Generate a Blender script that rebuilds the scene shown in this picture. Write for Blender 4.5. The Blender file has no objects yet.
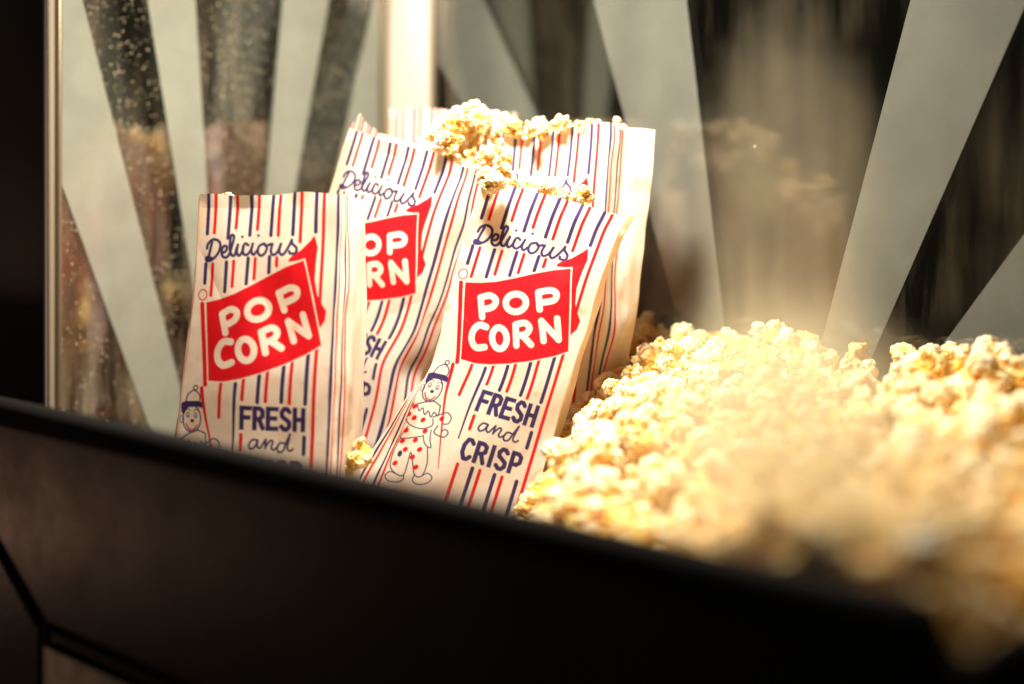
import bpy, math, random
import numpy as np
from mathutils import Vector, noise as mnoise

random.seed(7); RNG = np.random.default_rng(11)
SC = bpy.context.scene
COL = SC.collection
R = math.radians

# ------------------------------------------------------------------ camera
FPX = 1422.2            # focal length in pixels of the 1024 px wide frame (50 mm on 36 mm)
EYE = 0.215             # height of the eye above the deck of the machine
HOR = 200.0
cam_d = bpy.data.cameras.new('camera'); cam = bpy.data.objects.new('camera', cam_d)
COL.objects.link(cam); SC.camera = cam
cam.location = (0, 0, EYE); cam.rotation_euler = (R(90), 0, 0)
cam_d.lens = 50; cam_d.sensor_width = 36
cam_d.shift_y = -(342 - HOR) / 1024.0
cam_d.clip_start = 0.02; cam_d.clip_end = 60
cam_d.dof.use_dof = True; cam_d.dof.focus_distance = 0.88; cam_d.dof.aperture_fstop = 2.1

def at(px, py, d):
    return Vector(((px - 512) / FPX * d, d, EYE - (py - HOR) / FPX * d))

# ------------------------------------------------------------------ cabinet frame of reference
CX, CY = -0.0844, 1.2                      # rear corner of the cabinet
U2 = Vector((math.sqrt(.5), -math.sqrt(.5), 0)); V2 = Vector((-math.sqrt(.5), -math.sqrt(.5), 0))
CORNER = Vector((CX, CY, 0))
def cab(b, a, z):                          # b along the rear window, a out of it towards the front panel
    return CORNER + U2 * b + V2 * a + Vector((0, 0, z))
SIDE = 0.325

# ------------------------------------------------------------------ helpers
def link(o, parent=None):
    COL.objects.link(o)
    if parent: o.parent = parent
    return o
def mesh_obj(name, verts, faces, mat, parent=None, smooth=False):
    me = bpy.data.meshes.new(name); me.from_pydata([tuple(v) for v in verts], [], faces); me.update()
    if smooth:
        me.polygons.foreach_set('use_smooth', [True] * len(me.polygons))
    me.materials.append(mat)
    return link(bpy.data.objects.new(name, me), parent)
def bevel(o, w, seg=3):
    m = o.modifiers.new('bevel', 'BEVEL'); m.width = w; m.segments = seg; m.limit_method = 'ANGLE'; m.angle_limit = R(35)
    o.data.polygons.foreach_set('use_smooth', [True] * len(o.data.polygons))
    return o
def prism(name, poly, d, mat, parent=None, bv=0):
    """extrude polygon (list of Vector) by vector d"""
    n = len(poly)
    vs = [Vector(p) for p in poly] + [Vector(p) + d for p in poly]
    fs = [list(range(n))[::-1], [n + i for i in range(n)]]
    for i in range(n):
        j = (i + 1) % n; fs.append([i, j, n + j, n + i])
    o = mesh_obj(name, vs, fs, mat, parent)
    import bmesh
    bm = bmesh.new(); bm.from_mesh(o.data); bmesh.ops.recalc_face_normals(bm, faces=bm.faces); bm.to_mesh(o.data); bm.free()
    if bv: bevel(o, bv)
    return o
def cabbox(name, b0, b1, a0, a1, z0, z1, mat, parent=None, bv=0):
    return prism(name, [cab(b0, a0, z0), cab(b1, a0, z0), cab(b1, a1, z0), cab(b0, a1, z0)], Vector((0, 0, z1 - z0)), mat, parent, bv)
def tag(o, label=None, cat=None, group=None, kind=None):
    if label: o['label'] = label
    if cat: o['category'] = cat
    if group: o['group'] = group
    if kind: o['kind'] = kind
    return o

# ------------------------------------------------------------------ materials
class NT:
    def __init__(s, name):
        s.m = bpy.data.materials.new(name); s.m.use_nodes = True
        s.t = s.m.node_tree; s.t.nodes.clear()
        s.out = s.n('ShaderNodeOutputMaterial')
    def n(s, typ, **kw):
        x = s.t.nodes.new(typ)
        for k, v in kw.items():
            if k in x.inputs: x.inputs[k].default_value = v
            else: setattr(x, k, v)
        return x
    def l(s, a, b): s.t.links.new(a, b)
    def ramp(s, src, p0, p1, c0=(0, 0, 0, 1), c1=(1, 1, 1, 1)):
        r = s.n('ShaderNodeValToRGB'); r.color_ramp.elements[0].position = p0; r.color_ramp.elements[1].position = p1
        r.color_ramp.elements[0].color = c0; r.color_ramp.elements[1].color = c1
        s.l(src, r.inputs[0]); return r.outputs[0]
    def math(s, op, a, b=None, clamp=False):
        m = s.n('ShaderNodeMath'); m.operation = op; m.use_clamp = clamp
        for i, x in enumerate((a, b)):
            if x is None: continue
            if isinstance(x, (int, float)): m.inputs[i].default_value = x
            else: s.l(x, m.inputs[i])
        return m.outputs[0]
    def coord(s, scale=(1, 1, 1)):
        tc = s.n('ShaderNodeTexCoord'); mp = s.n('ShaderNodeMapping'); mp.inputs['Scale'].default_value = scale
        s.l(tc.outputs['Object'], mp.inputs[0]); return mp.outputs[0]
    def noise(s, vec, scale, detail=4, rough=.55):
        n = s.n('ShaderNodeTexNoise', Scale=scale, Detail=detail, Roughness=rough); s.l(vec, n.inputs['Vector']); return n.outputs[0]

def m_simple(name, col, rough=.5, metal=0, coat=0, bump=0, bscale=300, var=.0):
    t = NT(name); p = t.n('ShaderNodeBsdfPrincipled'); p.inputs['Roughness'].default_value = rough
    p.inputs['Specular IOR Level'].default_value = .2 if col[0] < .01 else .5
    p.inputs['Metallic'].default_value = metal; p.inputs['Coat Weight'].default_value = coat
    p.inputs['Base Color'].default_value = (*col, 1)
    c = t.coord()
    if var:
        nz = t.noise(c, 22, 5, .65)
        t.l(t.ramp(nz, .3, .75, (*[x * (1 - var) for x in col], 1), (*[min(1, x * (1 + var)) for x in col], 1)), p.inputs['Base Color'])
        t.l(t.math('ADD', t.math('MULTIPLY', nz, .35), rough - .17), p.inputs['Roughness'])
    if bump:
        b = t.n('ShaderNodeBump', Strength=bump, Distance=.001); t.l(t.noise(c, bscale, 3), b.inputs['Height']); t.l(b.outputs[0], p.inputs['Normal'])
    t.l(p.outputs[0], t.out.inputs[0]); return t.m

def m_paper():
    t = NT('printed_paper')
    at_ = t.n('ShaderNodeAttribute'); at_.attribute_name = 'ink'
    c = t.coord()
    p = t.n('ShaderNodeBsdfPrincipled', Roughness=.36)
    p.inputs['Specular IOR Level'].default_value = .35
    oil = t.ramp(t.noise(c, 26, 4, .6), .58, .64)      # butter soaked through in patches
    ol = t.n('ShaderNodeMixRGB'); ol.blend_type = 'MULTIPLY'; t.l(t.math('MULTIPLY', oil, .30), ol.inputs[0]); t.l(at_.outputs['Color'], ol.inputs[1]); ol.inputs[2].default_value = (.92, .74, .48, 1)
    t.l(ol.outputs[0], p.inputs['Base Color'])
    b = t.n('ShaderNodeBump', Strength=.25, Distance=.0006); t.l(t.noise(c, 120, 5, .7), b.inputs['Height'])
    t.l(b.outputs[0], p.inputs['Normal'])
    tr = t.n('ShaderNodeBsdfTranslucent')
    mul = t.n('ShaderNodeMixRGB'); mul.blend_type = 'MULTIPLY'; mul.inputs[0].default_value = 1
    t.l(at_.outputs['Color'], mul.inputs[1]); mul.inputs[2].default_value = (1, .90, .74, 1)
    t.l(mul.outputs[0], tr.inputs[0])
    mx = t.n('ShaderNodeMixShader'); t.l(t.math('ADD', t.math('MULTIPLY', oil, .22), .36), mx.inputs[0])
    t.l(t.math('SUBTRACT', .40, t.math('MULTIPLY', oil, .12)), p.inputs['Roughness'])
    t.l(p.outputs[0], mx.inputs[1]); t.l(tr.outputs[0], mx.inputs[2]); t.l(mx.outputs[0], t.out.inputs[0])
    return t.m

def m_popcorn():
    t = NT('popped_corn')
    a_ = t.n('ShaderNodeAttribute'); a_.attribute_name = 'tone'
    oi = t.n('ShaderNodeObjectInfo')
    hs = t.n('ShaderNodeMixRGB'); hs.blend_type = 'MULTIPLY'
    t.l(t.math('MULTIPLY', oi.outputs['Random'], .38), hs.inputs[0])
    t.l(a_.outputs['Color'], hs.inputs[1]); hs.inputs[2].default_value = (1, .84, .52, 1)
    p = t.n('ShaderNodeBsdfPrincipled', Roughness=.5); t.l(hs.outputs[0], p.inputs['Base Color'])
    p.inputs['Subsurface Weight'].default_value = .2; p.inputs['Subsurface Radius'].default_value = (1, .6, .25)
    p.inputs['Subsurface Scale'].default_value = .004
    p.inputs['Specular IOR Level'].default_value = .45
    c = t.coord(); b = t.n('ShaderNodeBump', Strength=.35, Distance=.0006); t.l(t.noise(c, 500, 4, .6), b.inputs['Height']); t.l(b.outputs[0], p.inputs['Normal'])
    t.l(p.outputs[0], t.out.inputs[0]); return t.m

def m_glass(name, refl, dust, speck):
    """clear pane: transparent with a mirror-like surface reflection, a film of grime and specks of grease"""
    t = NT(name); c = t.coord()
    lw = t.n('ShaderNodeLayerWeight', Blend=.35)
    fac = t.math('ADD', t.math('MULTIPLY', lw.outputs['Fresnel'], .55), refl, True)
    tr = t.n('ShaderNodeBsdfTransparent'); tr.inputs[0].default_value = (.93, .95, .92, 1)
    gl = t.n('ShaderNodeBsdfGlossy', Roughness=.035)
    m1 = t.n('ShaderNodeMixShader'); t.l(fac, m1.inputs[0]); t.l(tr.outputs[0], m1.inputs[1]); t.l(gl.outputs[0], m1.inputs[2])
    # grime: vertical streaks, denser low down, plus fine specks
    st = t.noise(t.coord((1, 1, .12)), 55, 5, .65); big = t.noise(c, 9, 3)
    sep = t.n('ShaderNodeSeparateXYZ'); t.l(c, sep.inputs[0])
    low = t.math('MULTIPLY', t.math('SUBTRACT', .22, sep.outputs['Z'], True), 5.0, True)
    film = t.math('MULTIPLY', t.math('MULTIPLY', t.ramp(st, .42, .72), t.ramp(big, .35, .7)), t.math('ADD', t.math('MULTIPLY', low, 4.0), 1.0))
    vo = t.n('ShaderNodeTexVoronoi', Scale=430.0); t.l(c, vo.inputs['Vector'])
    sx = t.n('ShaderNodeSeparateColor'); t.l(vo.outputs['Color'], sx.inputs[0]); sp = t.math('LESS_THAN', t.math('ADD', vo.outputs['Distance'], t.math('MULTIPLY', t.noise(c, 900, 2), .14)), t.math('MULTIPLY', t.math('POWER', sx.outputs[1], 2.0), .40))
    keep = t.math('GREATER_THAN', t.math('ADD', vo.outputs['Color'], t.math('MULTIPLY', t.ramp(big, .45, .6), speck * .4)), 1 - speck)
    sp = t.math('MULTIPLY', sp, keep)
    vo2 = t.n('ShaderNodeTexVoronoi', Scale=130.0); t.l(c, vo2.inputs['Vector'])
    sp2 = t.math('MULTIPLY', t.math('LESS_THAN', t.math('ADD', vo2.outputs['Distance'], t.math('MULTIPLY', t.noise(c, 420, 2), .16)), .17), t.math('GREATER_THAN', vo2.outputs['Color'], 1.0 - speck * .5))
    cov = t.math('ADD', t.math('MULTIPLY', film, dust), t.math('MULTIPLY', t.math('MAXIMUM', sp, sp2), .55), True)
    df = t.n('ShaderNodeBsdfDiffuse'); df.inputs[0].default_value = (.72, .60, .40, 1)
    m2 = t.n('ShaderNodeMixShader'); t.l(cov, m2.inputs[0]); t.l(m1.outputs[0], m2.inputs[1]); t.l(df.outputs[0], m2.inputs[2])
    t.l(m2.outputs[0], t.out.inputs[0]); return t.m

def m_frost(name, col, cover):
    t = NT(name); c = t.coord()
    df = t.n('ShaderNodeBsdfDiffuse'); df.inputs[0].default_value = (*col, 1)
    nz = t.noise(c, 40, 5, .6)
    t.l(t.ramp(nz, .3, .7, (*[x * .9 for x in col], 1), (*[min(1, x * 1.08) for x in col], 1)), df.inputs[0])
    tl = t.n('ShaderNodeBsdfTranslucent'); tl.inputs[0].default_value = (*col, 1)
    tr = t.n('ShaderNodeBsdfTransparent')
    gl = t.n('ShaderNodeBsdfGlossy', Roughness=.12)
    a = t.n('ShaderNodeMixShader'); a.inputs[0].default_value = .25; t.l(df.outputs[0], a.inputs[1]); t.l(tl.outputs[0], a.inputs[2])
    b = t.n('ShaderNodeMixShader'); b.inputs[0].default_value = cover; t.l(tr.outputs[0], b.inputs[1]); t.l(a.outputs[0], b.inputs[2])
    d = t.n('ShaderNodeMixShader'); d.inputs[0].default_value = .10; t.l(b.outputs[0], d.inputs[1]); t.l(gl.outputs[0], d.inputs[2])
    t.l(d.outputs[0], t.out.inputs[0]); return t.m

M = dict(
    paper=m_paper(), corn=m_popcorn(),
    glass_side=m_glass('dusty_side_glass', .19, .15, .50), glass_rear=m_glass('rear_glass', .015, .03, .012),
    frost_side=m_frost('frosted_stripe_side', (.50, .52, .43), .55), frost_rear=m_frost('frosted_stripe_rear', (.36, .38, .33), .27),
    rubber=m_simple('matte_rubber', (.0045, .0035, .003), .95),
    doorblack=m_simple('door_enamel', (.004, .0035, .003), .45, 0, 0, .1, 250, .2),
    black=m_simple('black_enamel', (.005, .004, .004), .40, 0, .0, .12, 250, .3),
    blackpost=m_simple('black_post', (.022, .013, .010), .5),
    alu=m_simple('brushed_aluminium', (.34, .28, .20), .38, .85, 0, .1, 600),
    cream=m_simple('cream_enamel', (.62, .56, .46), .35, 0, 0, .05, 100),
    deck=m_simple('steel_deck', (.45, .40, .33), .45, .7, 0, .1, 90, .2),
    gasket=m_simple('grey_gasket', (.26, .21, .15), .6),
    wall=m_simple('room_wall_paint', (.13, .105, .08), .9, 0, 0, 0, 1, .5),
)

# ------------------------------------------------------------------ the machine
mach = bpy.data.objects.new('popcorn_machine', None); COL.objects.link(mach)
tag(mach, 'black popcorn machine cabinet with frosted sunburst windows and cream corner post', 'popcorn machine')

def pane_hit(which, px, py):
    """(distance along the window, height) of a point seen on it"""
    x = (px - 512) / FPX
    if which == 'rear': s = (x * CY - CX) / (math.sqrt(.5) * (1 + x)); d = CY - s * math.sqrt(.5)
    else: s = (CX - x * CY) / (math.sqrt(.5) * (1 - x)); d = CY - s * math.sqrt(.5)
    return s, EYE - (py - HOR) / FPX * d
def clip(poly, axis, lim, keep_less):
    out = []
    for i in range(len(poly)):
        p, q = poly[i], poly[(i + 1) % len(poly)]
        ip = (p[axis] <= lim) if keep_less else (p[axis] >= lim); iq = (q[axis] <= lim) if keep_less else (q[axis] >= lim)
        if ip: out.append(p)
        if ip != iq:
            f = (lim - p[axis]) / (q[axis] - p[axis]); out.append(tuple(p[k] + f * (q[k] - p[k]) for k in (0, 1)))
    return out
def window(which, name, rays, glass, frost, s0, s1, ztop):
    if which == 'rear': pt = lambda s, z, o: cab(s, o, z)
    else: pt = lambda s, z, o: cab(o, s, z)
    inward = (V2 if which == 'rear' else U2)
    g = prism(name, [pt(s0, -.01, -.004), pt(s1, -.01, -.004), pt(s1, ztop, -.004), pt(s0, ztop, -.004)], inward * .0035, glass, mach)
    for (l1, l2, r1, r2) in rays:
        L1, L2, R1, R2 = [pane_hit(which, *p) for p in (l1, l2, r1, r2)]
        def ext(A, B, z): f = (z - A[1]) / (B[1] - A[1]); return (A[0] + f * (B[0] - A[0]), z)
        poly = [ext(L1, L2, 0.0), ext(L1, L2, ztop - .004), ext(R1, R2, ztop - .004), ext(R1, R2, 0.0)]
        poly = clip(poly, 0, s0 + .001, False); poly = clip(poly, 0, s1 - .001, True)
        if len(poly) >= 3:
            prism('frosted_stripe', [pt(s, z, .0002) for s, z in poly], inward * .0005, frost, g)
    return g
ZT = .62
window('side', 'side_window', [((58, 175), (150, 430), (82, 0), (178, 380)), ((147, 0), (183, 225), (195, 0), (207, 193)),
        ((283, 0), (267, 190), (328, 0), (293, 190)), ((373, 0), (341, 148), (470, 0), (420, 148))], M['glass_side'], M['frost_side'], .026, .3235, ZT)
window('rear', 'rear_window', [((400, 0), (500, 160), (482, 0), (532, 115)), ((594, 0), (678, 318), (687, 0), (723, 310)),
        ((911, 0), (833, 300), (1028, 0), (897, 300)), ((1024, 235), (943, 345), (1200, 235), (1072, 345))], M['glass_rear'], M['frost_rear'], .026, .80, ZT)
# rear corner post: chamfered cream channel with gaskets
cp = prism('corner_post', [cab(.004, .004, -.01), cab(.031, .004, -.01), cab(.031, .009, -.01), cab(.009, .031, -.01), cab(.004, .031, -.01)], Vector((0, 0, ZT + .01)), M['cream'], mach, .0015)
cabbox('post_bead', .0315, .0345, .0015, .0075, -.01, ZT, M['alu'], cp, .001)
cabbox('post_bead', .0015, .0075, .0315, .0355, -.01, ZT, M['gasket'], cp, .001)
cabbox('post_bead', .0015, .0065, .0360, .0375, -.01, ZT, M['alu'], cp, .0005)
# front post and its trim
fp = cabbox('front_post', -.07, .020, .3365, .3405, 0, ZT, M['blackpost'], mach, .003)
cabbox('post_trim', .001, .013, .3235, .3265, .0, ZT, M['alu'], fp, .001)
cabbox('post_trim', .001, .009, .3268, .3325, .0, ZT, M['gasket'], fp, .0008)
cabbox('post_trim', .001, .014, .3328, .3362, .0, ZT, M['alu'], fp, .001)
# deck
cabbox('deck', .0, .95, .0, .424, -.012, 0, M['deck'], mach, 0)
# front panel: profile along b with a notch at the right end, gently raked face
PA = .4376          # outer face of the front panel
prof = [(-.30, 0.1032), (.6973, 0.1045), (.7095, 0.1043), (.7131, 0.1030), (.7150, 0.1002), (.7166, 0.0955), (.7209, 0.0912), (.7272, 0.0924), (.7351, 0.1010), (.7445, 0.1049), (.95, 0.1073)]
pv, pf = [], []
nsec = 9
import itertools
def sect(b, z):     # rounded top edge, raked face; returns a ring of points
    r_ = .005; a0, a1 = .4250, PA
    ring = [cab(b, a0, -.35), cab(b, a0, z - r_)]
    for k in range(1, 4): t_ = k / 4 * math.pi / 2; ring.append(cab(b, a0 + r_ - r_ * math.cos(t_), z - r_ + r_ * math.sin(t_)))
    for k in range(0, 5): t_ = k / 4 * math.pi / 2; ring.append(cab(b, a1 - r_ + r_ * math.sin(t_), z - r_ + r_ * math.cos(t_)))
    ring.append(cab(b, a1, -.35)); return ring
rings = [sect(b, z) for b, z in prof]; nr = len(rings[0])
for k, rg in enumerate(rings):
    pv += rg
    if k: pf += [((k - 1) * nr + i_, (k - 1) * nr + (i_ + 1) % nr, k * nr + (i_ + 1) % nr, k * nr + i_) for i_ in range(nr)]
fpn = mesh_obj('front_panel', pv, pf, M['black'], mach, True)
pv2 = []     # matte rubber lip folded over the top of the panel
def lip(b, z):
    a0, a1 = .4238, PA + .0015; r_ = .006; zb = z - .012
    ring = [cab(b, a0, zb), cab(b, a0, z + .0015 - r_)]
    for k in range(1, 4): t_ = k / 4 * math.pi / 2; ring.append(cab(b, a0 + r_ - r_ * math.cos(t_), z + .0015 - r_ + r_ * math.sin(t_)))
    for k in range(0, 5): t_ = k / 4 * math.pi / 2; ring.append(cab(b, a1 - r_ + r_ * math.sin(t_), z + .0015 - r_ + r_ * math.cos(t_)))
    ring += [cab(b, a1, zb + .003), cab(b, a1 - .0012, zb), cab(b, a1 - .014, zb)]; return ring
rings2 = [lip(b, z) for b, z in prof]; n2 = len(rings2[0]); pf2 = []
for k, rg in enumerate(rings2):
    pv2 += rg
    if k: pf2 += [((k - 1) * n2 + i_, (k - 1) * n2 + (i_ + 1) % n2, k * n2 + (i_ + 1) % n2, k * n2 + i_) for i_ in range(n2)]
mesh_obj('rubber_lip', pv2, pf2, M['rubber'], fpn, True)
# lower door, proud of the panel with a gap line round it
def fpx(px, py):    # a point on the outer face of the panel
    x = (px - 512) / FPX; o = cab(0, PA + .0005, 0)
    b = (x * o.y - o.x) / (math.sqrt(.5) * (1 + x)); d = o.y - b * math.sqrt(.5)
    return b, EYE - (py - HOR) / FPX * d
db, dz = fpx(42, 622)
fr = .0025
prism('door_frame', [cab(db, PA + .0005, dz), cab(.93, PA + .0005, dz), cab(.93, PA + .0005, dz - fr), cab(db + fr, PA + .0005, dz - fr), cab(db + fr, PA + .0005, -.34), cab(db, PA + .0005, -.34)], V2 * .003, M['rubber'], fpn, .001)
prism('door', [cab(db + .009, PA + .0005, -.34), cab(db + .009, PA + .0005, dz - .009), cab(.92, PA + .0005, dz - .009), cab(.92, PA + .0005, -.34)], V2 * .004, M['doorblack'], fpn, .0012)
b2, z2 = fpx(0, 582)
prism('rail', [cab(b2 - .05, PA + .0005, z2 + .05), cab(b2 - .052, PA + .0005, z2 + .0475), cab(db - .004, PA + .0005, dz - .004), cab(db - .001, PA + .0005, dz + .001)], V2 * .002, M['rubber'], fpn, .001)

# ------------------------------------------------------------------ the printed bag
# art lives in units of 0.6 mm: u across (0 = first navy stripe), v down from the mouth
UNIT = .0006
Q = .97
def c_px(x, y): X, Y = x - 492.2, y - 180.8; return ((X * .961 + Y * .275) / Q, (-X * .275 + Y * .961) / Q)
def c3(x, y): return c_px(430 + x / 4.562, 170 + y / 4.562)
def c4(x, y): return c_px(440 + x / 4.883, 240 + y / 4.883)
def c5(x, y): u_, v_ = c_px(350 + x / 4.274, 360 + y / 4.274); return (u_, v_ - (v_ - 190) * .07)
def smooth_pts(P, k=6):
    if len(P) < 3: return P
    P = [P[0]] + list(P) + [P[-1]]; o = []
    for i in range(1, len(P) - 2):
        p0, p1, p2, p3 = [np.array(p) for p in P[i - 1:i + 3]]
        for j in range(k):
            t = j / k; o.append(tuple(.5 * ((2 * p1) + (-p0 + p2) * t + (2 * p0 - 5 * p1 + 4 * p2 - p3) * t * t + (-p0 + 3 * p1 - 3 * p2 + p3) * t ** 3)))
    o.append(P[-2]); return o
SOFT = .30
class Art:
    def __init__(s, U, V, paper):
        s.U, s.V = U, V; s.C = np.empty(U.shape + (3,)); s.C[:] = paper
    def put(s, sl, cov, col):
        c = s.C[sl]; c += (np.array(col) - c) * cov[..., None]
    def box(s, x0, x1, y0, y1):
        ui = np.where((s.U[0] > x0) & (s.U[0] < x1))[0]; vi = np.where((s.V[:, 0] > y0) & (s.V[:, 0] < y1))[0]
        if not len(ui) or not len(vi): return None
        return (slice(vi[0], vi[-1] + 1), slice(ui[0], ui[-1] + 1))
    def stroke(s, P, w, col, w2=None):
        w2 = w if w2 is None else w2; h = max(w, w2) / 2 + 1
        xs = [p[0] for p in P]; ys = [p[1] for p in P]
        sl = s.box(min(xs) - h, max(xs) + h, min(ys) - h, max(ys) + h)
        if sl is None: return
        u, v = s.U[sl], s.V[sl]; best = np.full(u.shape, 1e3); n = max(1, len(P) - 1)
        for i in range(len(P) - 1):
            (ax, ay), (bx, by) = P[i], P[i + 1]; dx, dy = bx - ax, by - ay; L = dx * dx + dy * dy + 1e-9
            t = np.clip(((u - ax) * dx + (v - ay) * dy) / L, 0, 1)
            d = np.hypot(u - ax - t * dx, v - ay - t * dy) - (w + (w2 - w) * (i + t) / n) / 2
            best = np.minimum(best, d)
        s.put(sl, np.clip(.5 - best / (2 * SOFT), 0, 1), col)
    def rect(s, p, q, w, col):
        (ax, ay), (bx, by) = p, q; L = math.hypot(bx - ax, by - ay) + 1e-9; ex, ey = (bx - ax) / L, (by - ay) / L; k = w / 2
        s.poly([(ax - ex * k + ey * k, ay - ey * k - ex * k), (bx + ex * k + ey * k, by + ey * k - ex * k), (bx + ex * k - ey * k, by + ey * k + ex * k), (ax - ex * k - ey * k, ay - ey * k + ex * k)], col)
    def poly(s, P, col):
        xs = [p[0] for p in P]; ys = [p[1] for p in P]; sl = s.box(min(xs) - 1, max(xs) + 1, min(ys) - 1, max(ys) + 1)
        if sl is None: return
        u, v = s.U[sl], s.V[sl]; ins = np.zeros(u.shape, bool); best = np.full(u.shape, 1e3)
        for i in range(len(P)):
            (ax, ay), (bx, by) = P[i], P[(i + 1) % len(P)]; dx, dy = bx - ax, by - ay; L = dx * dx + dy * dy + 1e-9
            t = np.clip(((u - ax) * dx + (v - ay) * dy) / L, 0, 1)
            best = np.minimum(best, np.hypot(u - ax - t * dx, v - ay - t * dy))
            if abs(dy) > 1e-9:
                c = ((ay > v) != (by > v)) & (u < dx * (v - ay) / dy + ax); ins ^= c
        s.put(sl, np.clip(.5 + np.where(ins, best, -best) / (2 * SOFT), 0, 1), col)
    def ell(s, x, y, rx, ry, w, col, rot=0):
        P = []
        for k in range(25):
            a = 2 * math.pi * k / 24; P.append((x + rx * math.cos(a) * math.cos(rot) - ry * math.sin(a) * math.sin(rot), y + rx * math.cos(a) * math.sin(rot) + ry * math.sin(a) * math.cos(rot)))
        if w: s.stroke(P, w, col)
        else: s.poly(P[:-1], col)

PAPER = (.90, .83, .73); RED = (.74, .012, .022); NAVY = (.050, .036, .150)
GLY = {'F': [[(0, 1), (0, 0), (1, 0)], [(0, .48), (.85, .48)]],
       'R': [[(0, 1), (0, 0), (.6, 0), (.95, .12), (.95, .4), (.6, .54), (0, .54)], [(.55, .54), (1, 1)]],
       'E': [[(1, 0), (0, 0), (0, 1), (1, 1)], [(0, .48), (.85, .48)]],
       'S': [[(.95, .12), (.65, -.02), (.3, -.02), (.02, .16), (.1, .38), (.5, .5), (.92, .64), (.96, .86), (.65, 1.02), (.3, 1.02), (0, .88)]],
       'H': [[(0, 0), (0, 1)], [(1, 0), (1, 1)], [(0, .5), (1, .5)]],
       'C': [[(1, .14), (.7, -.02), (.35, -.02), (.02, .3), (.02, .7), (.35, 1.02), (.7, 1.02), (1, .86)]],
       'I': [[(.5, 0), (.5, 1)]],
       'P': [[(0, 1), (0, 0), (.6, 0), (.95, .13), (.95, .43), (.6, .58), (0, .58)]]}
def word(A, txt, u0, u1, v0, v1, w, col):
    ws = [.28 if ch == 'I' else 1 for ch in txt]; gap = .62; tot = sum(ws) + gap * (len(txt) - 1); k = (u1 - u0) / tot; x = u0
    for ch, wd in zip(txt, ws):
        for st in GLY[ch]:
            P = [(x + (p[0] if ch != 'I' else .14) * k, v0 + p[1] * (v1 - v0)) for p in st]
            if ch in 'FEHI': [A.rect(P[i], P[i + 1], w, col) for i in range(len(P) - 1)]
            else:
                A.stroke(P, w, col)
                if abs(st[0][0]-st[1][0]) < 1e-6: A.rect(P[0], P[1], w, col)
        x += (wd + gap) * k

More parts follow.
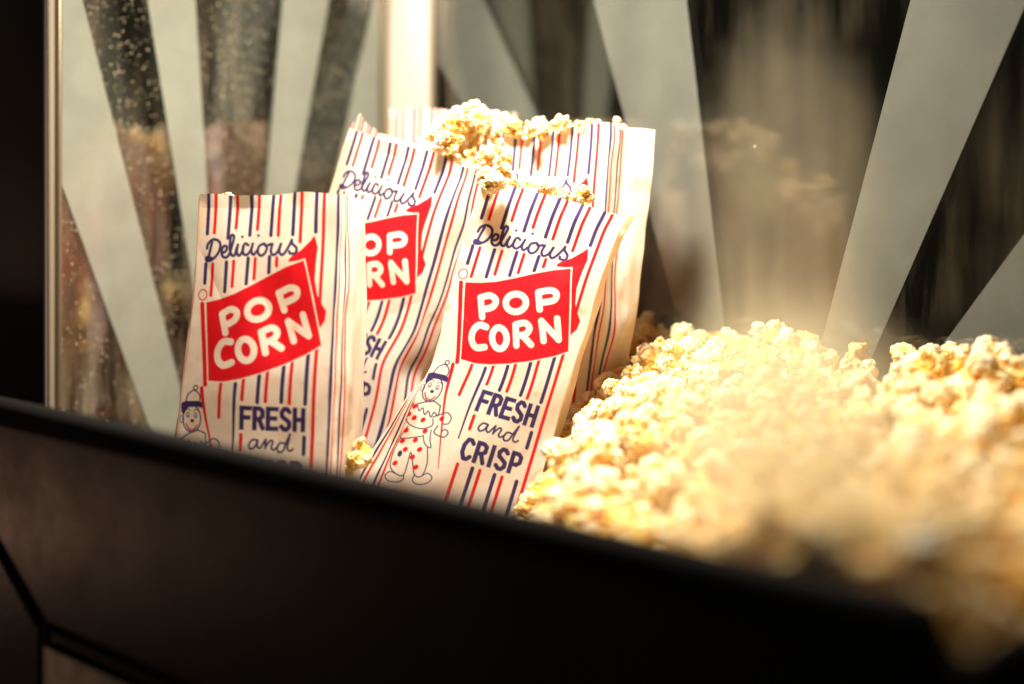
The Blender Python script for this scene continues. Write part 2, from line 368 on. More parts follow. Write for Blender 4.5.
def draw_art(A, us, vs, bare=False):
    PT = 22.8
    wN = 3.8; wR = 3.4; END = 400
    seg = {('n', 0): [(-30, 39.8), (70, 89)], ('r', 0): [(-30, 39), (70, 101)], ('n', 1): [(-30, 44), (68, 97)], ('r', 1): [(-30, 34), (67, 92), (187, 220)],
           ('n', 2): [(-30, 41), (64, 89), (185, 262)], ('r', 2): [(-30, 35), (64, 84), (182, 202), (236, 250), (287, END)],
           ('n', 3): [(-30, 41), (62, 78), (178, 204), (287, END)], ('r', 3): [(-30, 41), (63, 71), (174, 203), (287, END)],
           ('n', 4): [(-30, 40), (169, 203), (287, END)], ('r', 4): [(-30, 47), (163, 204), (287, END)],
           ('n', 5): [(-30, 37), (157, 204), (236, 252), (287, END)]}
    umax = A.U.max(); umin = A.U.min()
    for k in range(int(umin // PT) - 1, 8):
        for ty, off, w, col in (('n', 0, wN, NAVY), ('r', 7.7, wR, RED)):
            if bare and k >= 6: continue
            x = k * PT + off
            for a, b in seg.get((ty, k), [(-30, END)]):
                if ty == 'n' and k == 2 and a == 185: A.stroke([(x, a + 2), (x, b)], w, col, 1.5)
                else: A.stroke([(x, a), (x, b)], w, col)
    # the banner
    A.ell(*c4(118, 168), 4.6, 5.2, 1.3, RED)
    A.stroke([c4(108, 210), c4(72, 590)], 4.6, RED); A.stroke([c5(430, 15), c5(418, 150), c5(405, 490)], 4.2, RED, 1.0)
    A.poly([c4(*p) for p in [(570, 132), (575, 118), (600, 104), (640, 92), (690, 62), (717, 42), (718, 100), (695, 165), (672, 240), (667, 315), (680, 365), (692, 398), (676, 440), (642, 470), (648, 330), (645, 140)]], RED)
    top = [(130, 205), (200, 208), (280, 203), (370, 186), (470, 163), (560, 146), (645, 138)]
    bot = [(638, 548), (560, 572), (450, 592), (340, 604), (240, 607), (160, 600), (88, 578)]
    A.poly([c4(*p) for p in top + bot], RED)
    A.stroke([c4(126, 200), c4(86, 580)], 1.3, PAPER)
    A.stroke([c4(*p) for p in top] + [c4(640, 550)], 1.4, PAPER); A.stroke([c4(*p) for p in bot], 1.0, PAPER)
    W = 6.6
    sp = lambda P: [c4(*p) for p in smooth_pts(P)]
    A.stroke([c4(203, 284), c4(207, 376)], W, PAPER); A.stroke(sp([(203, 284), (250, 274), (279, 296), (262, 328), (210, 341)]), W, PAPER)
    A.ell(*c4(378, 310), 50 / 4.883 / Q, 43 / 4.883 / Q, W, PAPER, -R(24))
    A.stroke([c4(488, 259), c4(495, 342)], W, PAPER); A.stroke(sp([(488, 259), (545, 249), (575, 266), (562, 298), (495, 310)]), W, PAPER)
    A.stroke(sp([(226, 424), (190, 415), (157, 445), (150, 490), (172, 522), (215, 520)]), W + .2, PAPER)
    A.ell(*c4(292, 479), 37 / 4.883 / Q, 51 / 4.883 / Q, W, PAPER, -R(20))
    A.stroke([c4(375, 415), c4(378, 515)], W, PAPER); A.stroke(sp([(375, 415), (420, 407), (444, 430), (426, 460), (378, 469)]), W, PAPER); A.stroke([c4(410, 468), c4(452, 512)], W, PAPER)
    A.stroke([c4(503, 398), c4(514, 494)], W, PAPER); A.stroke([c4(503, 398), c4(588, 488)], W, PAPER); A.stroke([c4(580, 386), c4(588, 488)], W, PAPER)
    # script
    D3 = [[(250, 262), (234, 292), (214, 332)], [(220, 282), (232, 262), (258, 252), (282, 266), (284, 292), (262, 322), (228, 338), (205, 334), (210, 320), (232, 330)],
          [(288, 322), (306, 318), (314, 302), (302, 294), (288, 308), (284, 332), (298, 346), (318, 336), (340, 300), (356, 268), (348, 256), (338, 270), (326, 312), (328, 342), (342, 346), (358, 318)],
          [(366, 306), (354, 336), (360, 354), (376, 344), (390, 320)], [(412, 320), (400, 310), (386, 324), (382, 350), (396, 360), (414, 350), (428, 332)],
          [(434, 320), (421, 350), (428, 368), (446, 356)], [(480, 334), (460, 340), (450, 364), (462, 382), (484, 374), (496, 352), (486, 334), (494, 346), (516, 344)],
          [(524, 346), (510, 376), (518, 394), (540, 386), (562, 356)], [(562, 356), (548, 386), (556, 404), (574, 396), (600, 370), (614, 352)], [(614, 352), (612, 368), (626, 392), (616, 412), (594, 408), (592, 398)]]
    for P in D3: A.stroke([c3(*p) for p in smooth_pts(P)], 2.9, NAVY)
    A.ell(*c3(393, 277), 1.5, 1.5, 0, NAVY); A.ell(*c3(467, 292), 1.5, 1.5, 0, NAVY)
    D5 = [[(600, 306), (580, 302), (562, 320), (566, 336), (586, 330), (602, 308), (594, 330), (602, 342), (616, 330), (634, 312)], [(634, 312), (622, 348)], [(622, 346), (648, 322), (658, 328), (646, 352), (654, 362), (672, 352)],
          [(702, 346), (684, 340), (668, 358), (670, 376), (688, 374), (704, 350), (732, 312)], [(732, 312), (706, 368), (716, 382), (728, 376)]]
    for P in D5: A.stroke([(c5(*p)[0], c5(*p)[1] - 4.5) for p in smooth_pts(P)], 2.0, NAVY)
    word(A, 'FRESH', 53.5, 112.5, 210, 229, 4.4, NAVY)
    word(A, 'CRISP', 53.5, 112, 260.5, 279.5, 4.4, NAVY)
    # a plain clown figure holding the pole
    N = NAVY; w = 1.35
    def st(P, ww=w, col=N, f=None): A.stroke([(f(*p) if f else p) for p in smooth_pts(P)], ww, col)
    A.ell(2, 223, 9.5, 13, w, N)
    A.poly([(-9.5, 216), (-10, 208), (-4, 205), (6, 204), (13, 207), (13, 212), (6, 211), (-3, 212), (-7, 220)], N)
    A.poly([(-5, 206), (-3, 199), (3, 195), (9, 199), (10, 205)], PAPER); st([(-5, 206), (-3, 199), (3, 195), (9, 199), (10, 205)])
    A.ell(4, 192.5, 2.2, 2.2, w, N)
    for sx in (-2.5, 6): A.ell(sx, 219.5, 1.5, 2.4, .8, N); A.ell(sx + .2, 220.3, .6, .9, 0, N)
    A.ell(2.5, 225, 2.1, 1.8, 0, N); st([(-4, 228), (-1, 232.5), (4, 233.5), (8, 229)], 1.4, RED); st([(-3, 230.5), (2, 235.5), (7, 231)], .8)
    A.ell(-8.5, 224, 2, 3.5, .8, N); st([(-5, 215), (-2, 213.5), (0, 215.5)], .8); st([(4, 215.5), (6, 213.5), (9, 215)], .8)
    f = c5
    st([(300, 205), (310, 235), (325, 222), (335, 252), (350, 235), (362, 262), (375, 240), (392, 255), (400, 215)], w, N, f); st([(300, 205), (330, 195), (370, 190), (402, 212)], w, N, f)
    st([(285, 200), (262, 240), (260, 280), (285, 305), (330, 316), (370, 300), (372, 270)], 1.3, N, f)
    st([(372, 262), (400, 250), (432, 240), (450, 262), (440, 288), (418, 292)], w, N, f); st([(395, 300), (380, 330), (400, 345), (425, 350), (440, 330), (428, 316), (412, 325)], w, N, f)
    st([(268, 308), (240, 355), (262, 362), (330, 350)], 1.2, N, f); st([(335, 345), (345, 385), (370, 400), (365, 360), (368, 320)], 1.2, N, f)
    st([(240, 362), (214, 425), (205, 490), (232, 524), (262, 528), (278, 470), (288, 425), (298, 470), (308, 525), (338, 528), (358, 470), (356, 400)], 1.2, N, f)
    st([(232, 524), (205, 515), (185, 535), (200, 556), (240, 560), (262, 545), (262, 528)], 1.2, N, f); st([(308, 525), (300, 550), (320, 566), (358, 560), (380, 535), (362, 515), (338, 528)], 1.2, N, f)
    for p in [(290, 216), (268, 252), (292, 268), (330, 276), (410, 268), (262, 326), (342, 326), (304, 368), (250, 374), (264, 412), (324, 410), (225, 476), (312, 490), (296, 445)]:
        A.ell(*c5(*p), 2.3, 3.0, 0, RED, .5)
    A.ell(*c5(243, 432), 2.3, 3.4, 0, NAVY)

def key(vv, ks):
    """keyed value along the bag, softened"""
    xs = [k[0] for k in ks]; ys = [k[1] for k in ks]; r = np.zeros_like(vv)
    for o in (-9, -4.5, 0, 4.5, 9): r += np.interp(vv + o, xs, ys)
    return r / 5
def vnoise(x, y, seed):
    """smooth value noise on arrays"""
    g = np.random.default_rng(seed).standard_normal((64, 64))
    xi = np.floor(x).astype(int); yi = np.floor(y).astype(int); fx = x - xi; fy = y - yi
    fx = fx * fx * (3 - 2 * fx); fy = fy * fy * (3 - 2 * fy)
    a = g[yi % 64, xi % 64]; b = g[yi % 64, (xi + 1) % 64]; c = g[(yi + 1) % 64, xi % 64]; d = g[(yi + 1) % 64, (xi + 1) % 64]
    return (a * (1 - fx) + b * fx) * (1 - fy) + (c * (1 - fx) + d * fx) * fy

def make_bag(label, origin, roll, lean, yaw, keys, res=.62, seed=1, vtop=0., scale=1., bulge=5.):
    FLu, FRu, g = -12., 137., 42.
    # u samples once round: left gusset (negative), front, right gusset, back
    front = np.arange(FLu, FRu + .01, res); front[-1] = FRu
    left = np.linspace(FLu - 2 * g, FLu, int(2 * g / (res * 1.25)))[:-1]
    right = np.linspace(FRu, FRu + 2 * g, int(2 * g / (res * 1.25)))[1:]
    back = np.linspace(FRu + 2 * g, FRu + 2 * g + 149, 16)[1:-1]
    us = np.concatenate([left, front, right, back]); nu = len(us)
    vs = np.arange(vtop, 360.1, res * 1.08); nv = len(vs)
    U, V = np.meshgrid(us, vs)
    # column control polyline in u, each column keyed down the bag
    def K(n, d): return key(vs, keys.get(n, [(0, d)]))
    dep = K('D', 78)
    cols = [(FLu - 2 * g, K('BLx', FLu), dep), (FLu - g, K('LMx', FLu - 6), K('LMy', 36)), (FLu, K('FLx', FLu), K('FLy', 0)),
            (FRu, K('FRx', FRu), K('FRy', 0)), (FRu + g, K('RMx', FRu + 4), K('RMy', 36)), (FRu + 2 * g, K('BRx', FRu), dep), (FRu + 2 * g + 149, K('BLx', FLu), dep)]
    cu = np.array([c[0] for c in cols]); X = np.zeros_like(U); Y = np.zeros_like(U)
    # slight rounding of the folds: average the polyline over a small window
    offs = (-2.2, -1.1, 0, 1.1, 2.2)
    for o in offs:
        uu = np.clip(us + o, cu[0], cu[-1]); seg = np.clip(np.searchsorted(cu, uu, side='right') - 1, 0, len(cu) - 2)
        f = (uu - cu[seg]) / (cu[seg + 1] - cu[seg])
        cx = np.stack([c[1] for c in cols], 1); cy = np.stack([c[2] for c in cols], 1)
        X += cx[:, seg] * (1 - f) + cx[:, seg + 1] * f; Y += cy[:, seg] * (1 - f) + cy[:, seg + 1] * f
    X /= len(offs); Y /= len(offs)
    # the front bellies out a little, wrinkles and crumples
    inf = np.clip((U - FLu) / (FRu - FLu), 0, 1); fm = np.where((U > FLu) & (U < FRu), np.sin(np.pi * inf), 0)
    Y -= bulge * fm * np.clip(np.sin(np.pi * np.clip((V + 10) / 380, 0, 1)), 0, 1)
    w = 2.3 * vnoise(U / 42 + 7, V / 60 + 3, seed) + .38 * vnoise(U / 22 + V / 60, V / 50, seed + 1) + .05 * vnoise(U / 7 + V / 30, V / 12, seed + 2)
    cr = np.abs(vnoise(U / 30 + V / 40 + 5, V / 30 - U / 60, seed + 3)); w += .8
    cr = np.abs(vnoise(U / 55 - V / 70 + 9, V / 48 + U / 50, seed + 5)); w += .0 * np.exp(-(cr / .12) ** 2)
    rc = np.random.default_rng(seed + 77)
    for _ in range(7):      # a few straight soft creases
        a_ = rc.uniform(-1.2, 1.2); u0, v0 = rc.uniform(0, 125), rc.uniform(40, 330); L_ = rc.uniform(25, 60)
        dn_ = (U - u0) * math.cos(a_) + (V - v0) * math.sin(a_); dt_ = -(U - u0) * math.sin(a_) + (V - v0) * math.cos(a_)
        w += rc.choice((-1, 1)) * rc.uniform(.5, 1.1) * np.exp(-np.abs(dn_) / 9) * np.exp(-(dt_ / L_) ** 2)
    edge = np.clip((V - vtop) / 14, 0, 1); w *= .55 + .45 * edge
    gus = ((U < FLu) | (U > FRu)).astype(float)
    Y += w; X += gus * .8 * vnoise(U / 14, V / 30, seed + 4)
    Y += (1 - edge) * 1.6 * vnoise(U / 20, V * 0, seed + 6)
    # mouth: pinked edge, back panel stands a touch higher
    Vg = V.copy()
    lip = np.clip(1 - (V - vtop) / 10, 0, 1)
    Vg += lip * (.9 * np.abs(((U / 3.2) % 1) * 2 - 1) + 2.2 * vnoise(U / 34, V * 0, seed + 8) - 2.0 * fm)
    if 'lift' in keys:   # keyed rise of the mouth edge against u
        Vg -= np.clip(1 - (V - vtop) / 60, 0, 1) * np.interp(U, [k[0] for k in keys['lift']], [k[1] for k in keys['lift']])
    X *= scale * UNIT; Y *= scale * UNIT; Z = Vg * scale * UNIT
    th, l, ps = R(roll), R(lean), R(yaw)
    x1 = X * math.cos(th) - Z * math.sin(th); z1 = -X * math.sin(th) - Z * math.cos(th); y1 = Y
    y2 = y1 * math.cos(l) + z1 * math.sin(l); z2 = z1 * math.cos(l) - y1 * math.sin(l)
    x3 = x1 * math.cos(ps) + y2 * math.sin(ps); y3 = -x1 * math.sin(ps) + y2 * math.cos(ps)
    co = np.stack([x3, y3, z2], -1).reshape(-1, 3)
    me = bpy.data.meshes.new('popcorn_bag')
    i = np.arange(nv - 1)[:, None] * nu + np.arange(nu)[None, :]; j = np.arange(nv - 1)[:, None] * nu + (np.arange(nu)[None, :] + 1) % nu
    quads = np.stack([i, i + nu, j + nu, j], -1).reshape(-1)
    nf = len(quads) // 4
    # bottom sheet
    me.vertices.add(len(co)); me.vertices.foreach_set('co', co.ravel().astype(np.float32))
    me.loops.add(len(quads) + nu); me.loops.foreach_set('vertex_index', np.concatenate([quads, (nv - 1) * nu + np.arange(nu)]).astype(np.int32))
    me.polygons.add(nf + 1); me.polygons.foreach_set('loop_start', np.concatenate([np.arange(nf) * 4, [nf * 4]]).astype(np.int32))
    me.polygons.foreach_set('use_smooth', np.ones(nf + 1, bool))
    A = Art(U, V, PAPER); draw_art(A, us, vs, keys.get('bare', False))
    A.C *= (1 + .035 * vnoise(U / 50, V / 60, seed + 9))[..., None]
    ca = me.color_attributes.new('ink', 'FLOAT_COLOR', 'POINT')
    ca.data.foreach_set('color', np.concatenate([np.clip(A.C, 0, 1), np.ones(U.shape + (1,))], -1).astype(np.float32).ravel())
    me.update(calc_edges=True); me.validate()
    me.materials.append(M['paper'])
    o = link(bpy.data.objects.new('popcorn_bag', me)); o.location = origin
    tag(o, label, 'popcorn bag', 'striped paper bags of popcorn')
    return o

bag_left = make_bag('upright striped popcorn bag furthest left, nearly vertical, its whole red banner showing', at(208, 193.5, .85), .3, 5, 12,
    {'LMx': [(0, -8), (100, -21), (180, -30), (300, -34)], 'LMy': [(0, 30), (150, 24), (300, 20)], 'FLx': [(0, -12), (100, -14), (160, -20), (200, -25), (360, -25)], 'FLy': [(0, 2), (150, 6), (360, 4)],
     'FRx': [(0, 137), (360, 134)], 'RMx': [(0, 142), (90, 146), (200, 147), (360, 142)], 'RMy': [(0, 22)], 'BRx': [(0, 148), (100, 150), (200, 148), (360, 142)], 'D': [(0, 50), (200, 66), (360, 80)]}, seed=3, bulge=8)
bag_mid = make_bag('striped popcorn bag in front centre leaning to the right, its lower left side flared out', at(492, 181, .885), 15.6, 7, 5,
    {'LMx': [(0, -10), (150, -2), (188, 4), (218, -15), (263, -30), (322, -48), (360, -53)], 'LMy': [(0, 30), (188, 46), (222, 12), (250, 2), (360, 0)],
     'FLx': [(0, -12), (110, -13), (188, -6), (230, -14), (360, -24)], 'FLy': [(0, 2), (185, 5), (260, 0)],
     'bare': True, 'FRx': [(0, 147), (14, 142), (70, 137), (200, 134), (360, 133)], 'RMx': [(0, 126), (200, 122), (360, 122)], 'RMy': [(0, 12), (200, 18)], 'BRx': [(0, 154), (14, 148), (60, 142), (200, 139), (360, 136)], 'D': [(0, 16), (60, 24), (200, 34), (360, 44)],
     'lift': [(-100, 0), (120, 0), (137, 2), (179, 2), (205, 4), (221, 10), (235, 3), (260, 0)]}, seed=21, bulge=7)
bag_back = make_bag('striped popcorn bag leaning to the right behind the leftmost bag, piled kernels at its mouth', at(358, 130, .945), 17.5, 3, 24,
    {'LMx': [(0, -12), (360, -18)], 'FRx': [(0, 137), (190, 137), (232, 127), (270, 132), (360, 134)], 'RMx': [(0, 160), (130, 165), (205, 158), (235, 150), (280, 162), (360, 162)], 'RMy': [(0, 16), (235, 24), (360, 14)], 'BRx': [(0, 140), (360, 150)], 'D': [(0, 66), (360, 84)],
     'lift': [(-100, 0), (-56, 4), (-30, 16), (-12, 0), (127, 0)]}, res=.85, seed=41)
bag_right = make_bag('upright striped popcorn bag at the right rear with its plain side panel turned outwards', at(497, 137, .955), 2.5, 3, 26,
    {'LMx': [(0, -16)], 'FRx': [(-14, 136), (150, 137), (260, 128), (360, 122)], 'RMx': [(-14, 148), (120, 148), (180, 152), (205, 158), (250, 142), (360, 136)], 'RMy': [(0, 20), (180, 14), (205, 6), (250, 18)], 'BRx': [(-14, 177), (80, 174), (170, 166), (250, 156), (360, 146)], 'D': [(0, 32), (360, 44)],
     'lift': [(100, 0), (127, 3), (171, 2), (215, 3)]}, res=.85, seed=61, vtop=-13)
bag_far = make_bag('washed-out striped popcorn bag standing furthest back, in front of the cream corner post', at(397, 109, 1.04), 1.5, 0, 20,
    {'D': [(0, 60)]}, res=1.1, seed=81)

# ------------------------------------------------------------------ popped corn
import bmesh
def kernel(seed, voxel, radius=.0168):
    """torn, ruffled flake: petals of fused bubbles round a small hull, fused by voxel remeshing"""
    r = np.random.default_rng(seed)
    def unit():
        v = r.standard_normal(3); return v / np.linalg.norm(v)
    from mathutils import Matrix, Quaternion
    hull = unit(); n = int(r.integers(3, 6)); dirs = []
    bm = bmesh.new()
    def blob(c, rad, squash):
        q = Quaternion(r.standard_normal(4)).normalized().to_matrix().to_4x4()
        bmesh.ops.create_icosphere(bm, subdivisions=3, radius=rad, matrix=Matrix.Translation(Vector(c)) @ q @ Matrix.Diagonal((1, squash, 1 / squash ** .5, 1)))
    blob(np.zeros(3), .32, .9)
    for k in range(n):
        for _ in range(40):
            d = unit()
            if d @ hull < .5 and all(d @ e < .45 for e in dirs): break
        dirs.append(d)
        R0 = r.uniform(.30, .52); rr = r.uniform(.30, .46)
        blob(d * R0, rr, r.uniform(.62, .9)); blob(d * R0 * .5, rr * .75, .9)
        side = np.cross(d, unit()); side /= np.linalg.norm(side); up = np.cross(d, side)
        for m in range(int(r.integers(0, 3))):
            a = r.uniform(0, 6.28); q = d * (R0 + r.uniform(0, .22)) + (side * math.cos(a) + up * math.sin(a)) * rr * r.uniform(.6, .95)
            blob(q, r.uniform(.15, .26), r.uniform(.55, .9))
    me = bpy.data.meshes.new('tmp'); bm.to_mesh(me); bm.free()
    ob = bpy.data.objects.new('tmp', me); COL.objects.link(ob)
    md = ob.modifiers.new('r', 'REMESH'); md.mode = 'VOXEL'; md.voxel_size = voxel
    sm_ = ob.modifiers.new('s', 'SMOOTH'); sm_.factor = .5; sm_.iterations = 2
    ev = ob.evaluated_get(bpy.context.evaluated_depsgraph_get()).to_mesh()
    co = np.empty(len(ev.vertices) * 3, np.float32); ev.vertices.foreach_get('co', co); co = co.reshape(-1, 3).astype(float)
    nm = np.empty(len(ev.vertices) * 3, np.float32); ev.vertices.foreach_get('normal', nm); nm = nm.reshape(-1, 3).astype(float)
    ev.calc_loop_triangles(); f = np.empty(len(ev.loop_triangles) * 3, np.int32); ev.loop_triangles.foreach_get('vertices', f); f = f.reshape(-1, 3)
    ob.to_mesh_clear(); bpy.data.objects.remove(ob); bpy.data.meshes.remove(me)
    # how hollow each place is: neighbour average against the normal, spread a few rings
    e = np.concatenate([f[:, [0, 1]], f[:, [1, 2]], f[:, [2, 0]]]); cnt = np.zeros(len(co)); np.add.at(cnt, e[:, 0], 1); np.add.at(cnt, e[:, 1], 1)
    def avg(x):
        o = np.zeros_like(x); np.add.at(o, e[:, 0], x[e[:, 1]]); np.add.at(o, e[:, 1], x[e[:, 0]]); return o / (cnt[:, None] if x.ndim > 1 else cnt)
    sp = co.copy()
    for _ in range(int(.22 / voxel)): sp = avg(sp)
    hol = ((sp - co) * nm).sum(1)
    ph = r.uniform(0, 9, 6)
    b = .018 * np.sin(co[:, 0] * 17 + ph[0] + 2 * np.sin(co[:, 1] * 9 + ph[3])) * np.sin(co[:, 1] * 19 + ph[1]) * np.sin(co[:, 2] * 18 + ph[2]) \
      + .010 * np.sin(co[:, 0] * 37 + ph[4]) * np.sin(co[:, 1] * 41 + ph[5] + 2 * np.sin(co[:, 2] * 20)) 
    # folds and torn creases from warped noise
    sd = float(r.uniform(0, 50)); fold = np.empty(len(co))
    for q_, (x_, y_, z_) in enumerate(co):
        w1 = mnoise.noise(Vector((x_ * 2.3 + sd, y_ * 2.3, z_ * 2.3))); w2 = mnoise.noise(Vector((x_ * 2.3, y_ * 2.3 + sd, z_ * 2.3 + 9)))
        f1 = mnoise.noise(Vector((x_ * 3.1 + w1 * 1.6 + sd, y_ * 3.1 + w2 * 1.6, z_ * 3.1)))
        f2 = mnoise.noise(Vector((x_ * 7.0 + w2 * 2, y_ * 7.0 + sd, z_ * 7.0 + w1 * 2)))
        fold[q_] = .20 * w1 + .10 * f2 - .19 * math.exp(-(f1 / .085) ** 2)
    co = co + nm * (b * .6 + fold * .62)[:, None]
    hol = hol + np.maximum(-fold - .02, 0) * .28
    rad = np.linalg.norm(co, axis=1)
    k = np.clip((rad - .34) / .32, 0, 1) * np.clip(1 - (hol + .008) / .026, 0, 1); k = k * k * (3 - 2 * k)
    deep = np.array([.85, .54, .11]); pale = np.array([.88, .82, .66])  # deep amber fills hollows: butter plus crevice shade put into the colour
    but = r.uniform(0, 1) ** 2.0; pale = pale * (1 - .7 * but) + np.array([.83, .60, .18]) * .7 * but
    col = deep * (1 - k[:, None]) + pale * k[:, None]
    dn = co / (rad[:, None] + 1e-6); hk = np.clip((dn @ hull - .62) / .15, 0, 1) * (rad < .42)
    col = col * (1 - hk[:, None]) + np.array([.40, .13, .02]) * hk[:, None]
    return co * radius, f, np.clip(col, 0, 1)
def corn_mesh(name, co, f, col):
    me = bpy.data.meshes.new(name)
    me.vertices.add(len(co)); me.vertices.foreach_set('co', co.astype(np.float32).ravel())
    me.loops.add(f.size); me.loops.foreach_set('vertex_index', f.astype(np.int32).ravel())
    me.polygons.add(len(f)); me.polygons.foreach_set('loop_start', (np.arange(len(f)) * 3).astype(np.int32)); me.polygons.foreach_set('use_smooth', np.ones(len(f), bool))
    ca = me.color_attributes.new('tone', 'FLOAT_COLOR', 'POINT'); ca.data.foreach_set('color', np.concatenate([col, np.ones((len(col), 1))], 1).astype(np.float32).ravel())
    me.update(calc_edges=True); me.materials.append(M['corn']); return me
NP = 20
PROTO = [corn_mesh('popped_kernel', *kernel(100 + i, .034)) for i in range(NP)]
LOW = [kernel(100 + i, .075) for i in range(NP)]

def sm(x, a, b): t = min(1, max(0, (x - a) / (b - a))); return t * t * (3 - 2 * t)
def heap(a, b):
    hr = .092 + .034 * (1 - a / .43); hl = .128 - .215 * a; w_ = sm(b, .49, .66); h = hl * (1 - w_) + hr * w_
    b0 = .15 + .68 * a
    s = sm(b, b0, b0 + .11)
    h = .008 + (h - .008) * s
    h += .010 * mnoise.noise(Vector((a * 14, b * 14, 0))) * s
    # slides down into the notch
    h -= .012 * sm(a, .33, .42) * sm(b, .66, .72)
    return h
pts = []
for layer, (dz, spc) in enumerate(((0, .0192), (-.013, .0205))):
    nb = int(.66 / spc); na = int(.41 / spc)
    for ib in range(nb):
        for ia in range(na + 1):
            b = .16 + ib * spc + random.uniform(-.4, .4) * spc; a = .013 + ia * spc + (ib % 2) * spc * .5 + random.uniform(-.4, .4) * spc
            if a > .412 or a < .012: continue
            h = heap(a, b)
            if h < .012: continue
            z = h + dz - .006 + random.uniform(-.006, .006)
            if z < .004: continue
            p = cab(b, a, z)
            px = 512 + FPX * p.x / p.y; py = HOR + FPX * (EYE - p.z) / p.y
            if px > 1110 or p.y < .25: continue
            # keep clear of the bags' feet
            if px < 640 and layer == 0 and p.y > .86 and px < 560: continue
            pts.append((p, layer, px, py))
# what shows largest in the picture stands as its own object
LEDGE = lambda px: 200 + .14 * FPX / ((lambda x: .97 - .7071 * ((x * .97 + .314) / (.7071 * (1 + x))))((px - 512) / FPX))
def score(q):
    p, layer, px, py = q
    vis = layer == 0 and 535 < px < 1030 and py < min(650, LEDGE(px) + (0 if px < 950 else 45)) + 4
    return (1 if vis else 0) / p.y
pts.sort(key=score, reverse=True)
def put(p, scale, label, group, k=None):
    o = link(bpy.data.objects.new('popped_kernel', PROTO[random.randrange(NP) if k is None else k]))
    o.location = p; o.rotation_euler = [random.uniform(0, 6.28) for _ in range(3)]; o.scale = (scale,) * 3
    tag(o, label, 'popcorn', group); return o
LAB = 'cream and butter yellow popped kernel in the open heap right of the bags'
GRP = 'popped kernels in the open heap'
N_IND = 232
for q in pts[:N_IND]:
    put(q[0], random.uniform(.85, 1.35), LAB, GRP)
COs, Fs, Cs, off = [], [], [], 0
from mathutils import Euler
for q in pts[N_IND:]:
    co, f, c = LOW[random.randrange(NP)]
    m = np.array(Euler([random.uniform(0, 6.28) for _ in range(3)]).to_matrix()) * random.uniform(.85, 1.35)
    tint = np.array([1, 1, 1]) * (1 - .3 * random.random()) + 0
    tt = random.random() * .5; tint = np.array([1, 1 - .16 * tt, 1 - .48 * tt])
    COs.append(co @ m.T + np.array(q[0])); Fs.append(f + off); Cs.append(c * tint); off += len(co)
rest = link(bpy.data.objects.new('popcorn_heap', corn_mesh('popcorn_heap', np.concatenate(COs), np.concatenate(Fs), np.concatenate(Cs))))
tag(rest, 'golden heap of popped corn filling the machine behind the black front panel', 'popcorn', None, 'stuff')

# kernels in the mouths of the bags
def mouth(lst, label, group):
    for (px, py, d, s) in lst: put(at(px, py, d), s, label, group)
def cloud(n, poly, d0, d1, smin=.85, smax=1.1):
    """n points inside a picture polygon (x-range with top and bottom edge), spread in depth"""
    out = []
    tries = 0
    while len(out) < n and tries < 4000:
        tries += 1
        x = random.uniform(poly[0][0], poly[-1][0]); t = np.interp(x, [p[0] for p in poly], [p[1] for p in poly]); b = np.interp(x, [p[0] for p in poly], [p[2] for p in poly])
        y = random.uniform(t, b); d = random.uniform(d0, d1)
        P = at(x, y, d)
        if all((P - at(*q[:3])).length > .0125 for q in out): out.append((x, y, d, random.uniform(smin, smax)))
    return out
mouth(cloud(34, [(432, 128, 150), (446, 112, 160), (464, 108, 172), (484, 108, 178), (502, 120, 186)], .915, .985, .52, .78), 'popped kernel in the pile at the mouth of the tilted rear bag', 'popped kernels piled on the tilted rear bag')
mouth(cloud(18, [(512, 126, 136), (560, 124, 136), (600, 126, 136), (618, 130, 137)], .925, .97, .46, .62), 'popped kernel showing along the rim of the upright right rear bag', 'popped kernels in the right rear bag')
mouth(cloud(13, [(484, 176, 186), (510, 178, 190), (545, 184, 196), (585, 192, 206)], .885, .91, .48, .66), 'popped kernel along the mouth of the front centre bag', 'popped kernels in the front centre bag')
put(at(494, 178, .872), .74, 'large buttery yellow popped kernel with a dark speck at the front centre bag rim', None, 3)
put(at(505, 160, .90), .58, 'small yellow popped kernel above the large buttery one at the rim', None, 5)
put(at(224, 199, .885), .6, 'small popped kernel barely rising above the rim of the leftmost bag', None, 2)
put(at(364, 452, .84), .72, 'loose popped kernel wedged between leftmost bag and front centre bag', None, 7)
put(at(354, 464, .835), .62, 'smaller loose popped kernel below the wedged one between two bags', None, 9)
for o in COL.objects:
    if o.name.startswith('popped_kernel') and 'group' in o.keys() and o['group'] is None: del o['group']

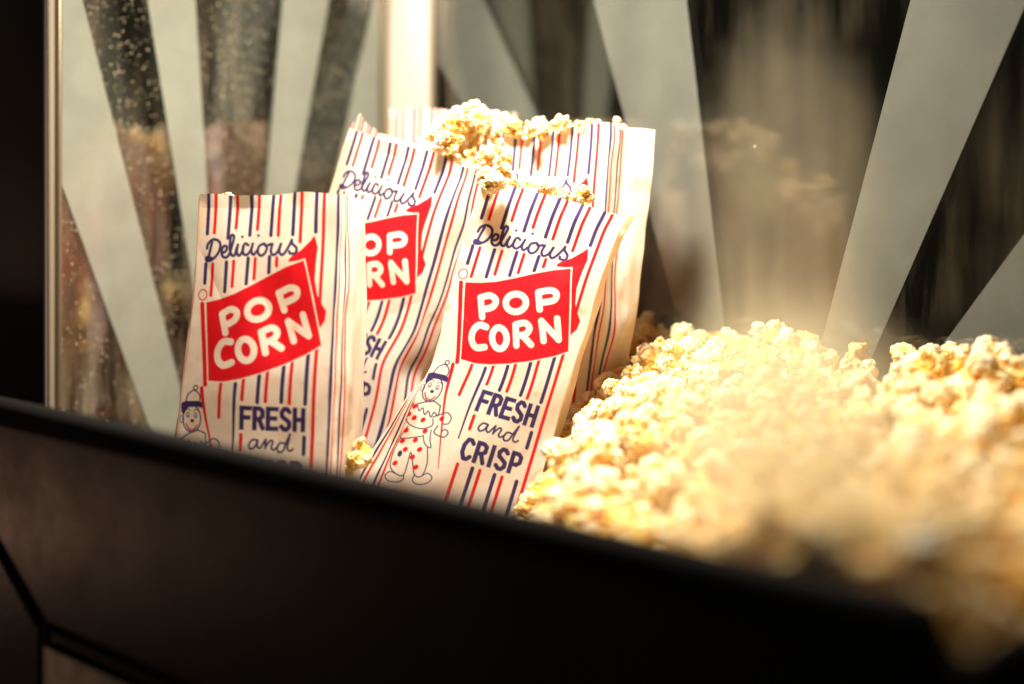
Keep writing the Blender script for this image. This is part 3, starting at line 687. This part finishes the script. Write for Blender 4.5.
# ------------------------------------------------------------------ glare over the heap, stood in for by an added haze volume
def glare_haze():
    t = NT('glare_haze')
    tc = t.n('ShaderNodeTexCoord')
    def gauss(c, s):
        mp = t.n('ShaderNodeMapping'); mp.inputs['Location'].default_value = [-c[i] / s[i] for i in range(3)]; mp.inputs['Scale'].default_value = [1 / x for x in s]
        t.l(tc.outputs['Object'], mp.inputs[0]); ln = t.n('ShaderNodeVectorMath'); ln.operation = 'DOT_PRODUCT'; t.l(mp.outputs[0], ln.inputs[0]); t.l(mp.outputs[0], ln.inputs[1])
        return t.math('POWER', 2.718, t.math('MULTIPLY', t.math('POWER', ln.outputs['Value'], 1.5), -.4))
    nz = t.noise(tc.outputs['Object'], 22, 3, .55); nzr = t.ramp(nz, .30, .72)
    g1 = t.math('MULTIPLY', gauss(GLARE_A, (.031, .04, .030)), 26.0)
    g2 = t.math('MULTIPLY', gauss(GLARE_B, (.034, .045, .095)), 3.0)
    g3 = t.math('MULTIPLY', gauss(GLARE_C, (.040, .035, .015)), 6.0)
    s = t.math('ADD', t.math('ADD', g1, g2), g3)
    s = t.math('MULTIPLY', s, t.math('ADD', t.math('MULTIPLY', nzr, .9), .45))
    s = t.math('MAXIMUM', t.math('SUBTRACT', s, .7), 0.0)
    v = t.n('ShaderNodeVolumePrincipled'); v.inputs['Color'].default_value = (1, .93, .70, 1); v.inputs['Anisotropy'].default_value = .1
    t.l(s, v.inputs['Density']); t.l(v.outputs[0], t.out.inputs['Volume']); return t.m
GLARE_A = at(785, 435, .52); GLARE_B = at(785, 260, .66); GLARE_C = at(880, 490, .50)
GLARE_A, GLARE_B, GLARE_C = [tuple(x) for x in (GLARE_A, GLARE_B, GLARE_C)]
sx0, sx1, sy0, sy1, sz0, sz1 = -.02, .36, .36, .80, .03, .46
stv = [(x, y, z) for x in (sx0, sx1) for y in (sy0, sy1) for z in (sz0, sz1)]
so = mesh_obj('glare_haze', stv, [(0, 1, 3, 2), (4, 6, 7, 5), (0, 4, 5, 1), (2, 3, 7, 6), (0, 2, 6, 4), (1, 5, 7, 3)], glare_haze())
tag(so, 'soft golden glare over the popcorn heap on the right, built as a haze volume', 'glare_haze', None, 'stuff')

# ------------------------------------------------------------------ dim room behind
rw = mesh_obj('room_wall', [(-4, 4, -2), (4, 4, -2), (4, 4, 3), (-4, 4, 3)], [(0, 1, 2, 3)], M['wall']); tag(rw, kind='structure')

# ------------------------------------------------------------------ lights
def area(name, loc, target, size, power, col):
    l = bpy.data.lights.new(name, 'AREA'); l.shape = 'DISK'; l.size = size; l.energy = power; l.color = col
    o = link(bpy.data.objects.new(name, l)); o.location = loc
    o.rotation_euler = (Vector(target) - Vector(loc)).to_track_quat('-Z', 'Y').to_euler(); return o
area('cabinet_lamp', (-.03, .77, .48), (-.03, .88, .1), .07, 6.7, (1, .89, .73))
sl = bpy.data.lights.new('heat_lamp', 'SPOT'); sl.energy = 4.0; sl.color = (1, .86, .60); sl.spot_size = R(66); sl.spot_blend = .8; sl.shadow_soft_size = .035
so_ = link(bpy.data.objects.new('heat_lamp', sl)); so_.location = (.13, .60, .52)
area('sheen_light', (-1.6, 1.33, -.25), (-.28, .93, .02), .26, 1.0, (1, .55, .34))  # unseen warm light added to give the black panel its brown sheen
w = bpy.data.worlds.new('World'); SC.world = w; w.use_nodes = True
w.node_tree.nodes['Background'].inputs[0].default_value = (.9, .8, .62, 1); w.node_tree.nodes['Background'].inputs[1].default_value = .03

# ------------------------------------------------------------------ render
SC.view_settings.view_transform = 'Standard'; SC.view_settings.look = 'None'; SC.view_settings.exposure = 0; SC.view_settings.gamma = 1
SC.render.engine = 'CYCLES'
cy = SC.cycles; cy.use_denoising = True; cy.max_bounces = 10; cy.diffuse_bounces = 4; cy.transparent_max_bounces = 24; cy.volume_bounces = 3
cy.sample_clamp_indirect = 6; cy.caustics_reflective = False; cy.caustics_refractive = False; cy.volume_step_rate = 1.0
